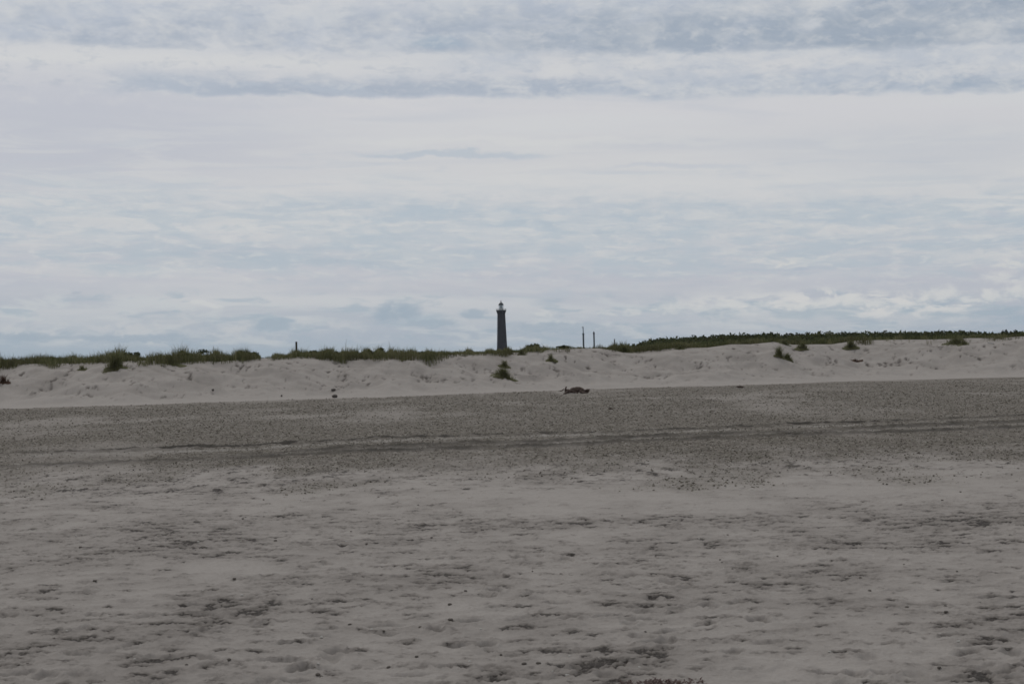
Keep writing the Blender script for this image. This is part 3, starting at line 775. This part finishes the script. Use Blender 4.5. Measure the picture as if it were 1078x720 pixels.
# ------------------------------------------------------------------ driftwood and stones
m_drift = plain('wet_driftwood', (0.090, 0.066, 0.055), 0.85, sc=7, var=.6)
m_bleach = plain('bleached_wood', (0.42, 0.40, 0.38), 0.85, sc=5)
p = hit(607, 414.5); kk = p[1] / F_PX
dw = empty('driftwood', tuple(p))
tag(dw, 'dark gnarled driftwood trunk lying on the gravel at the dune foot', 'driftwood')
def K(*a): return [(x * 1.04 * kk, yv, z * 1.05 * kk) for x, yv, z in a]
link('trunk', tube('trunk', K((-11, .1, 2.2), (-8.5, .05, 2.6), (-6, 0, 2.4), (-3, -.05, 3.4), (0, -.08, 4.3), (3, -.03, 4.2), (5.5, 0, 3.0), (8, .02, 1.8), (10.5, .05, 1.9), (13, .05, 2.8)), [r * kk for r in (2.2, 2.6, 2.1, 2.5, 2.8, 2.6, 2.1, 2.0, 2.2, .8)], 10, 0.34, 2), m_drift, dw)
link('root', tube('root', K((-10.5, .1, 1.0), (-11.4, .0, 4.5), (-10.6, 0, 6.6), (-9.4, 0, 7.2)), [r * kk for r in (1.5, 1.2, .8, .3)], 8, 0.3, 3), m_drift, dw)
link('root', tube('root', K((-9, .0, 2.5), (-11.0, -.2, .8), (-13.4, -.4, .3)), [r * kk for r in (1.6, 1.0, .4)], 8, 0.3, 4), m_drift, dw)
link('root', tube('root', K((-7, .2, 2.5), (-5, .3, 5.2), (-2.2, .3, 6.3)), [r * kk for r in (1.0, .7, .3)], 8, 0.3, 8), m_drift, dw)
link('branch', tube('branch', K((2.5, 0, 4.2), (4.0, -.2, 1.8), (6.5, -.3, .7), (10, -.35, .6)), [r * kk for r in (1.5, 1.3, 1.2, .6)], 8, 0.3, 5), m_drift, dw)
link('branch', tube('branch', K((8, 0, 2.0), (11, -.1, 3.6), (14.2, -.1, 4.0)), [r * kk for r in (1.3, 1.0, .3)], 8, 0.3, 6), m_drift, dw)
link('branch', tube('branch', K((-4, -.1, 2.6), (-1, -.3, 1.4), (1.5, -.4, .5)), [r * kk for r in (1.3, 1.1, .5)], 8, 0.3, 7), m_drift, dw)
def small_wood(px, py, pts, rad, label, material):
    q = hit(px, py); k_ = q[1] / F_PX
    o_ = link('driftwood', tube('driftwood', [(a * k_, b_ * k_, c * k_) for a, b_, c in pts], [r * k_ for r in rad], 8, .2, int(px)), material)
    o_.location = tuple(q); return tag(o_, label, 'driftwood')
small_wood(592, 412, [(-3, 0, .2), (-1, 0, .5), (1, 0, 1.4), (1.8, 0, 2.8)], [.4, .6, .6, .2], 'short broken stick just left of the driftwood trunk', m_drift)
small_wood(1043.5, 363.3, [(-4, 0, 1.6), (-1, 0, 1.4), (2, 0, .9), (3.6, 0, .2)], [.4, .6, .6, .3], 'pale bleached stick on the smooth dune at far right', m_bleach)
small_wood(779.5, 408.6, [(-4.2, 0, 1.6), (-2.5, 0, 1.2), (0, 0, 1.2), (2.5, 0, .7), (4.4, 0, .3)], [.6, 1.0, 1.1, .9, .4], 'dark stubby log at the gravel edge below the right dune', m_drift)
small_wood(642.5, 431, [(-2.6, 0, .5), (-.5, 0, .9), (1.5, 0, .7), (3, 0, .4)], [.5, .9, .8, .3], 'small dark wood scrap on the gravel below the driftwood trunk', m_drift)

def stone_mesh(seed, sx, sy, sz):
    rr = np.random.default_rng(seed)
    import bmesh
    bm = bmesh.new(); bmesh.ops.create_icosphere(bm, subdivisions=2, radius=1.0)
    for v in bm.verts:
        c = np.array(v.co); f = 1 + 0.22 * math.sin(c[0] * 2.7 + seed) * math.cos(c[1] * 2.1 + seed * 2) + rr.uniform(-.06, .06)
        v.co = Vector((c[0] * sx * f, c[1] * sy * f, c[2] * sz * f))
    me = bpy.data.meshes.new('stone'); bm.to_mesh(me); bm.free()
    me.polygons.foreach_set('use_smooth', np.ones(len(me.polygons), bool)); return me
m_stone = plain('dark_stone', (0.095, 0.084, 0.075), 0.75, sc=12)
m_pale = plain('pale_shell', (0.46, 0.44, 0.40), 0.6, sc=20)
m_mid = plain('brown_stone', (0.12, 0.105, 0.09), 0.8, sc=14)
def stone(px, py, w_px, h_px, label, material, name='stone', cat='stone', group=None):
    q = hit(px, py); k_ = q[1] / F_PX
    o_ = link(name, stone_mesh(int(px + py), w_px * k_ / 2, w_px * k_ / 2 * .8, h_px * k_ / 2 * 1.1), material)
    o_.location = (q[0], q[1], q[2] + h_px * k_ * 0.38); return tag(o_, label, cat, group)
stone(351, 411.5, 4.6, 2.8, 'upper of two dark stones at the left dune foot', m_stone)
stone(352.5, 418.5, 7, 3.4, 'lower and wider of two dark stones at the left dune foot', m_stone)
stone(296.5, 417.5, 2, 1.8, 'tiny dark stone alone on pale sand left of the stone pair', m_stone)
stone(224, 411.5, 3, 2.2, 'little dark stone low on the left dune face', m_stone)

# gravel: loose stones and shells, far too many to count
def gravel():
    n = 240000
    yy = 1 / rng.uniform(1 / 124.0, 1 / 25.0, n)
    xx = rng.uniform(-1, 1, n) * (0.30 * yy + 2)
    gz, tt_ = ground_zv(xx, yy), None
    px, _ = project(xx, yy, xx * 0)
    h_ = 0.27 * np.maximum(yy, 9.0) + 0.6
    r = np.clip(np.searchsorted(rows, yy), 1, len(rows) - 1); c = np.clip(np.searchsorted(smap, xx / h_), 1, NC - 1)
    gmask = grav[r, c] * np.clip(1 - 0.7 * np.clip(sand_patch[r, c], 0, 1) - 0.3 * pale_streak[r, c] - 0.85 * np.clip(rut_shade[r, c], 0, 1), 0, 1)
    keep = rng.uniform(0, 1, n) < gmask ** 1.4 * 0.95
    xx, yy, gz = xx[keep], yy[keep], gz[keep]; n = len(xx)
    sz = 0.009 + 0.024 * rng.uniform(0, 1, n) ** 3
    sz *= np.clip(yy / 66, 0.62, 1.35)
    base = np.array([(1, 0, 0), (.4, .8, 0), (-.6, .7, 0), (-1, -.1, 0), (-.3, -.9, 0), (.7, -.7, 0), (.1, .1, .8), (-.05, .0, -.6)])
    V = base[None] * (1 + rng.uniform(-.3, .3, (n, 8, 1))) * sz[:, None, None] * np.array([1.25, 1.0, 0.85])
    a = rng.uniform(0, 6.28, n); ca, sa = np.cos(a)[:, None], np.sin(a)[:, None]
    W = np.stack([V[:, :, 0] * ca - V[:, :, 1] * sa, V[:, :, 0] * sa + V[:, :, 1] * ca, V[:, :, 2]], -1)
    W += np.stack([xx, yy, gz + sz * 0.3], -1)[:, None, :]
    tr = np.array([(0, 1, 6), (1, 2, 6), (2, 3, 6), (3, 4, 6), (4, 5, 6), (5, 0, 6), (1, 0, 7), (2, 1, 7), (3, 2, 7), (4, 3, 7), (5, 4, 7), (0, 5, 7)])
    f = (np.arange(n)[:, None, None] * 8 + tr[None]).reshape(-1, 3)
    return W.reshape(-1, 3), [f], np.repeat(rng.uniform(0, 1, n), 8)
m_grav, nt, b = mat('gravel')
nt.l.new(nt.ramp(nt.attr('tint'), [(0, (.070, .061, .046)), (.3, (.150, .132, .103)), (.65, (.24, .216, .175)), (.9, (.34, .31, .265)), (1, (.48, .45, .40))], 'LINEAR'), b.inputs['Base Color']); b.inputs['Roughness'].default_value = .85
V, F_, tn = gravel()
o = link('gravel', poly_mesh('gravel', V, F_, tn, False), m_grav); o['kind'] = 'stuff'

# separate pebbles, shells and damp clods on the near sand
protos = {'pebble': [stone_mesh(100 + i, 1, .8, .6) for i in range(4)]}
def sprinkle(n, material, lo, hi, label, cat, group, name, ymax=40):
    ms = []
    for i in range(4):
        me = stone_mesh(200 + i * 3 + len(label), 1, .8, .55); me.materials.append(material); ms.append(me)
    for i in range(n):
        yv = 1 / rng.uniform(1 / ymax, 1 / 10.2); xv = rng.uniform(-1, 1) * 0.275 * yv
        o_ = bpy.data.objects.new(name, ms[i % 4]); COL.objects.link(o_)
        sc_ = rng.uniform(lo, hi); o_.scale = (sc_, sc_, sc_); o_.rotation_euler = (0, 0, rng.uniform(0, 6))
        o_.location = (xv, yv, ground_z(xv, yv) + sc_ * 0.25); tag(o_, label, cat, group)
sprinkle(40, m_mid, .005, .011, 'small dark pebble lying loose on the near grey sand', 'pebble', 'dark pebbles strewn over the near sand', 'pebble')
sprinkle(70, m_pale, .006, .013, 'little pale shell fragment lying on the near grey sand', 'shell', 'pale shell fragments on the near sand', 'shell')
sprinkle(90, m_mid, .008, .018, 'brown lump of damp sand lying on the near grey sand', 'sand lump', 'damp sand lumps on the near sand', 'sand_lump')

m_weed = plant_mat('faded_seaweed', (0.13, 0.088, 0.08), (0.18, 0.13, 0.118), (0.23, 0.18, 0.165), 2.0)
# reddish seaweed at the lower edge of the picture
q = on_flat(697, 724)
n = 300
bx = np.clip(rng.normal(0, 0.12, n), -.21, .21); by = np.clip(rng.normal(0, 0.05, n), -.09, .09)
V, F_, tn = blades(bx, by, ground_zv(bx + q[0], by + q[1]) - ground_z(q[0], q[1]) - .002, rng.uniform(.008, .03, n), rng.uniform(.006, .014, n), rng.uniform(0.8, 2.4, n), np.clip(rng.normal(.4, .25, n), 0, 1))
sw = link('seaweed', poly_mesh('seaweed', V, F_, tn), m_weed); sw.location = (q[0], q[1], ground_z(q[0], q[1]))
tag(sw, 'flat dark reddish seaweed clump on the sand at the bottom edge', 'seaweed')

# ------------------------------------------------------------------ haze
HAZE = True
if HAZE:
    me = boxes('haze', [(0, 4900, 33, 9000, 10000, 70, 0)])
    hz = bpy.data.objects.new('haze', me); COL.objects.link(hz); hz['kind'] = 'stuff'
    mh = bpy.data.materials.new('haze'); mh.use_nodes = True; t = mh.node_tree
    t.nodes.remove(t.nodes['Principled BSDF'])
    v = t.nodes.new('ShaderNodeVolumePrincipled'); v.inputs['Color'].default_value = (.78, .87, .98, 1); v.inputs['Density'].default_value = 0.000032; v.inputs['Anisotropy'].default_value = 0.2
    t.links.new(v.outputs[0], t.nodes['Material Output'].inputs['Volume']); me.materials.append(mh)

# ------------------------------------------------------------------ sky
def lin(c): return tuple((x / 255 / 12.92) if x / 255 <= 0.04045 else ((x / 255 + 0.055) / 1.055) ** 2.4 for x in c)
SUN_EL, SUN_AZ = math.radians(48), math.radians(-18)      # ahead and a little to the left, behind the cloud
W = bpy.data.worlds.new('World'); scene.world = W; W.use_nodes = True
nt = NT(W.node_tree); bg = W.node_tree.nodes['Background']
STR = 0.1
bg.inputs['Strength'].default_value = STR
sky = nt.new('ShaderNodeTexSky', sky_type='NISHITA'); sky.sun_disc = False; sky.sun_elevation = SUN_EL; sky.sun_rotation = SUN_AZ; sky.dust_density = 2.5
gen = nt.new('ShaderNodeTexCoord').outputs['Generated']
s3 = nt.new('ShaderNodeSeparateXYZ'); nt.l.new(gen, s3.inputs[0])
az = nt.mul(nt.m('ARCTAN2', s3.outputs[0], s3.outputs[1]), F_PX)
el = nt.mul(nt.m('ARCSINE', s3.outputs[2]), F_PX)
# cloud sheets lie a touch tilted against the horizon
A = az
E = nt.add(el, nt.mul(az, math.tan(ROLL)))                # ~ (384 - py) in the photo
wv = nt.noise(nt.xyz(nt.mul(A, 1 / 130), nt.mul(E, 1 / 40), 3.0), 1.0, 5, 0.6)
wv2 = nt.noise(nt.xyz(nt.mul(A, 1 / 60), nt.mul(E, 1 / 30), 9.0), 1.0, 4, 0.6)
Aw = nt.add(A, nt.mul(nt.sub(wv, 0.5), 70.0)); Ew = nt.add(E, nt.mul(nt.sub(wv2, 0.5), 26.0))
def py2(e): return (384.0 - e)
ES = 460.0
stops = [(375, (160, 176, 190)), (352, (167, 179, 192)), (325, (176, 184, 195)), (296, (183, 187, 198)), (262, (189, 193, 201)), (230, (197, 200, 204)), (196, (202, 203, 206)), (150, (200, 201, 205)),
         (118, (203, 203, 207)), (66, (202, 203, 206)), (30, (194, 198, 204)), (0, (190, 196, 203)), (-60, (185, 190, 198))]
base = nt.ramp(nt.mul(E, 1 / ES), [(max(0.0, (384 - p_) / ES), lin(c_)) for p_, c_ in stops], 'LINEAR')
def band(lo, hi, soft, warped=True):
    x = Ew if warped else E
    return nt.mul(nt.ss(x, 384 - hi - soft, 384 - hi + soft), nt.ss(x, 384 - lo + soft, 384 - lo - soft))
def ell(px, py, hw, hh, warped=True):
    a = nt.mul(nt.sub(Aw if warped else A, px - 539), 1 / hw); e = nt.mul(nt.sub(Ew if warped else E, 384 - py), 1 / hh)
    d = nt.m('SQRT', nt.add(nt.mul(a, a), nt.mul(e, e)))
    return nt.ss(d, 1.25, 0.35)
def n2(sx, sy, z, det=6, rough=0.6, lo=0.42, hi=0.62, dist=0.45):
    return nt.ss(nt.noise(nt.xyz(nt.mul(A, 1 / sx), nt.mul(E, 1 / sy), z), 1.0, det, rough, dist), lo, hi)
col = base
def over(mask, rgb, amt):
    global col
    col = nt.mix(nt.m('MULTIPLY', mask, amt, clamp=True), col, lin(rgb))
# broad soft sheets
over(n2(420, 38, 1.0, 4, 0.5, 0.45, 0.7), (205, 207, 209), 0.55)
over(n2(300, 26, 4.0, 4, 0.5, 0.5, 0.72), (176, 184, 197), 0.35)
# left lavender veil
over(ell(40, 150, 330, 70), (181, 185, 197), 0.75)
over(ell(960, 165, 180, 30), (186, 191, 200), 0.4)
# middle bright sheet with blue-grey ripples
over(nt.mul(band(190, 290, 14), n2(190, 22, 6.0, 5, 0.55, 0.46, 0.62)), (177, 188, 199), 0.55)
over(nt.mul(band(215, 290, 10), n2(70, 11, 7.0, 4, 0.6, 0.52, 0.68)), (171, 184, 197), 0.45)
over(nt.mul(ell(330, 270, 280, 12), n2(80, 14, 8.0, 6, 0.6, 0.38, 0.58)), (168, 181, 194), 0.8)
over(nt.mul(ell(560, 238, 260, 20), n2(70, 14, 11.0, 4, 0.6, 0.42, 0.6)), (176, 187, 199), 0.55)
over(ell(450, 256, 300, 6), (200, 203, 206), 0.35)
over(nt.mul(band(140, 300, 20), n2(150, 15, 31.0, 7, 0.66, 0.45, 0.66, 0.8)), (206, 207, 208), 0.5)
over(nt.mul(band(205, 290, 14), n2(95, 16, 32.0, 7, 0.66, 0.44, 0.62, 0.8)), (172, 185, 197), 0.65)
over(nt.mul(nt.mul(band(212, 285, 10), nt.ss(A, -360, -120)), n2(60, 12, 33.0, 7, 0.66, 0.46, 0.62, 0.6)), (174, 187, 199), 0.6)
over(nt.mul(band(150, 235, 16), n2(120, 12, 34.0, 6, 0.62, 0.52, 0.70, 0.8)), (184, 191, 201), 0.5)
over(ell(650, 205, 520, 12), (203, 204, 207), 0.5)
over(ell(560, 150, 260, 5), (206, 207, 208), 0.6)
over(ell(480, 163, 110, 4), (172, 184, 197), 0.65)
over(ell(720, 177, 90, 4), (183, 190, 201), 0.5)
# the long streak of cloud, flat below and torn above
def puff(mask, lo, hi, sx, sy, z, rgb, amt, det=7, rough=0.62):
    over(nt.mul(mask, n2(sx, sy, z, det, rough, lo, hi)), rgb, amt)
def slab(px0, px1, top, bot, soft_t, soft_b):
    m_ = nt.mul(nt.ss(E2, 384 - bot - soft_b, 384 - bot + soft_b), nt.ss(E2, 384 - top + soft_t, 384 - top - soft_t))
    return nt.mul(m_, nt.mul(nt.ss(Aw, px0 - 539 - 60, px0 - 539 + 60), nt.ss(Aw, px1 - 539 + 60, px1 - 539 - 60)))
E2 = nt.add(E, nt.add(nt.mul(nt.sub(wv2, 0.5), 15.0), nt.mul(nt.sub(wv, 0.5), 16.0)))
puff(slab(130, 1300, 84, 104, 9, 4), 0.30, 0.52, 90, 26, 13.0, (169, 179, 193), 0.9)
puff(slab(240, 640, 86, 103, 7, 4), 0.38, 0.56, 70, 22, 13.5, (161, 171, 186), 0.7)
puff(slab(800, 1300, 86, 104, 8, 4), 0.40, 0.58, 60, 20, 14.5, (152, 166, 183), 0.85)
puff(slab(560, 1300, 66, 100, 10, 8), 0.46, 0.60, 58, 24, 15.5, (204, 205, 207), 0.7)
over(ell(180, 72, 330, 6), (206, 207, 208), 0.6)
puff(slab(470, 1300, 48, 104, 12, 7), 0.36, 0.66, 95, 30, 19.5, (178, 186, 198), 0.75)
puff(slab(500, 1300, 40, 104, 12, 7), 0.44, 0.66, 46, 20, 20.5, (205, 206, 208), 0.7)
# mottled deck at the top: flat dark undersides near the lower rim, bright torn tops
top_m = nt.ss(E2, 384 - 62, 384 - 50)
puff(top_m, 0.34, 0.60, 95, 42, 16.0, (176, 184, 197), 0.9)
puff(slab(-200, 1300, 22, 58, 16, 5), 0.40, 0.62, 80, 38, 17.0, (161, 171, 186), 0.9)
puff(nt.mul(slab(330, 1300, 14, 58, 14, 6), nt.ss(A, -260, 200)), 0.40, 0.56, 120, 44, 17.7, (152, 164, 179), 0.9)
puff(slab(760, 1400, -60, 54, 14, 8), 0.36, 0.54, 170, 60, 18.4, (149, 161, 176), 0.85)
puff(top_m, 0.44, 0.74, 90, 36, 18.0, (206, 207, 208), 0.7)
puff(top_m, 0.42, 0.72, 34, 19, 18.9, (202, 204, 206), 0.45)
over(nt.mul(nt.ss(E2, 384 - 22, 384 - 4), nt.ss(A, 60, -200)), (203, 204, 207), 0.55)
over(nt.mul(top_m, ell(465, 48, 34, 9)), (152, 169, 186), 0.7)
# low cumulus far out
low = band(312, 366, 5)
over(nt.mul(low, n2(70, 17, 21.0, 6, 0.62, 0.48, 0.62)), (193, 199, 204), 0.7)
over(nt.mul(low, n2(60, 13, 22.0, 5, 0.6, 0.50, 0.64)), (156, 174, 189), 0.65)
over(nt.mul(ell(900, 320, 240, 15), n2(46, 16, 23.0, 7, 0.64, 0.44, 0.56)), (207, 208, 209), 1.0)
over(nt.mul(ell(200, 346, 260, 14), n2(42, 14, 25.0, 7, 0.64, 0.46, 0.60)), (190, 195, 201), 0.8)
over(nt.mul(ell(960, 330, 220, 8), n2(60, 12, 24.0, 5, 0.6, 0.42, 0.6)), (157, 175, 189), 0.7)
over(nt.mul(ell(417, 329, 30, 12), n2(26, 12, 35.0, 5, .6, .34, .52)), (152, 170, 187), 0.95)
over(ell(290, 343, 26, 8), (160, 177, 191), 0.8)
over(ell(452, 338, 34, 7), (164, 181, 194), 0.6)
over(ell(502, 330, 16, 6), (160, 176, 190), 0.6)
over(ell(585, 307, 18, 5), (176, 186, 198), 0.6)
over(nt.mul(ell(835, 280, 22, 5), n2(16, 6, 26.0, 5, .6, .3, .55)), (207, 208, 208), 0.8)
over(ell(840, 285, 15, 2.5), (170, 181, 195), 0.7)
over(nt.mul(ell(1055, 284, 18, 5), n2(14, 6, 27.0, 5, .6, .3, .55)), (207, 208, 208), .8)
over(nt.mul(ell(1052, 297, 24, 6), n2(16, 7, 28.0, 5, .6, .3, .55)), (204, 206, 208), .8)
over(ell(928, 275, 22, 4), (180, 188, 199), .7)
over(ell(95, 312, 7, 2.4), (168, 178, 191), .8)
over(ell(228, 323, 14, 2.6), (203, 206, 208), .7)
over(ell(1045, 228, 14, 5), (182, 189, 200), .7)
for lo_, hi_, z_, rgb_, am_ in ((0.50, 0.66, 61.0, (172, 184, 196), 0.5), (0.50, 0.66, 62.0, (207, 208, 209), 0.45)):
    over(nt.mul(band(205, 300, 22), n2(34, 9, z_, 6, 0.65, lo_, hi_, 0.6)), rgb_, am_)
over(nt.mul(band(0, 120, 10), n2(24, 11, 63.0, 6, 0.66, 0.50, 0.68, 0.3)), (206, 207, 208), 0.35)
over(nt.mul(band(0, 104, 6), n2(30, 12, 64.0, 6, 0.66, 0.50, 0.66, 0.3)), (160, 171, 186), 0.35)
# single small cumulus heaps: torn bright head over a flat grey base
ja = nt.mul(nt.sub(nt.noise(nt.xyz(nt.mul(A, 1 / 18), nt.mul(E, 1 / 9), 41.0), 1.0, 6, 0.65), 0.5), 44.0)
je = nt.mul(nt.sub(nt.noise(nt.xyz(nt.mul(A, 1 / 18), nt.mul(E, 1 / 9), 52.0), 1.0, 6, 0.65), 0.5), 20.0)
Aj = nt.add(A, ja); Ej = nt.add(E, je)
def heap(px, py, hw, hh, amt=0.85, head=(206, 208, 209), foot=(164, 178, 191)):
    def d_(py_, hw_, hh_):
        a = nt.mul(nt.sub(Aj, px - 539), 1 / hw_); e = nt.mul(nt.sub(Ej, 384 - py_), 1 / hh_)
        return nt.ss(nt.m('SQRT', nt.add(nt.mul(a, a), nt.mul(e, e))), 1.35, 0.35)
    over(d_(py + hh * 0.75, hw * 1.1, hh * 0.6), foot, amt * 0.8)
    over(d_(py, hw, hh), head, amt)
for h_ in ((868, 320, 14, 5), (893, 317, 17, 7), (916, 320, 15, 5), (945, 324, 14, 4, .7), (966, 315, 10, 5), (988, 311, 15, 8), (1012, 317, 11, 4, .7), (1034, 312, 10, 6), (1060, 308, 14, 7), (1078, 314, 12, 5),
           (835, 323, 16, 4, .7), (806, 320, 10, 3, .5), (768, 321, 17, 5, .7), (742, 325, 12, 4, .6), (704, 326, 15, 5, .6), (668, 328, 10, 4, .6), (640, 331, 12, 3, .5), (572, 330, 10, 3, .5),
           (28, 348, 16, 5, .6, (194, 198, 203)), (60, 352, 14, 4, .5, (192, 197, 203)), (112, 347, 18, 5, .6, (193, 197, 203)), (150, 352, 14, 4, .5, (190, 196, 202)), (205, 350, 18, 5, .5, (190, 196, 202)),
           (240, 353, 12, 4, .5, (190, 196, 202)), (322, 338, 13, 5, .6, (194, 198, 203)), (370, 345, 14, 4, .5, (190, 196, 202)), (480, 338, 12, 4, .5, (190, 196, 202))):
    heap(*h_)
for px_, py_, hw_, hh_ in ((420, 328, 26, 9), (290, 342, 24, 7), (500, 331, 15, 6), (455, 340, 30, 5), (30, 356, 60, 5), (150, 357, 70, 4), (590, 345, 60, 6)):
    a = nt.mul(nt.sub(Aj, px_ - 539), 1 / hw_); e = nt.mul(nt.sub(Ej, 384 - py_), 1 / hh_)
    over(nt.ss(nt.m('SQRT', nt.add(nt.mul(a, a), nt.mul(e, e))), 1.2, 0.6), (156, 172, 187), 0.7)
# cloud above the frame: the rest of the overcast dome
hi = nt.ss(E, 430, 900)
dome = nt.mix(nt.noise(gen, 3.0, 5, 0.6), (0.36, 0.385, 0.42), (0.60, 0.61, 0.63))
col = nt.mix(hi, col, dome)
cl10 = nt.mix(1.0, col, (1 / STR, 1 / STR, 1 / STR), 'MULTIPLY')
fin = nt.mix(0.94, sky.outputs[0], cl10)
nt.l.new(fin, bg.inputs['Color'])

sun = bpy.data.lights.new('sun', 'SUN'); sun.energy = 0.7; sun.angle = math.radians(22); sun.color = (1.0, 0.965, 0.92)
so = bpy.data.objects.new('sun', sun); COL.objects.link(so)
dirv = Vector((math.sin(SUN_AZ) * math.cos(SUN_EL), math.cos(SUN_AZ) * math.cos(SUN_EL), math.sin(SUN_EL)))
so.rotation_euler = (-dirv).to_track_quat('-Z', 'Y').to_euler()

vs_ = scene.view_settings
scene.display_settings.display_device = 'sRGB'
vs_.view_transform = 'Standard'; vs_.look = 'None'; vs_.exposure = 0; vs_.gamma = 1; vs_.use_curve_mapping = False
scene.render.engine = 'CYCLES'
scene.cycles.max_bounces = 5; scene.cycles.volume_bounces = 1
scene.cycles.use_denoising = True
scene.cycles.denoiser = 'OPENIMAGEDENOISE'
scene.cycles.denoising_input_passes = 'RGB_ALBEDO_NORMAL'
scene.cycles.filter_width = 1.6
scene.cycles.sample_clamp_direct = 1.5; scene.cycles.sample_clamp_indirect = 1.5
scene.world.cycles.sampling_method = 'MANUAL'; scene.world.cycles.sample_map_resolution = 512
scene.render.resolution_x = 1024; scene.render.resolution_y = 683
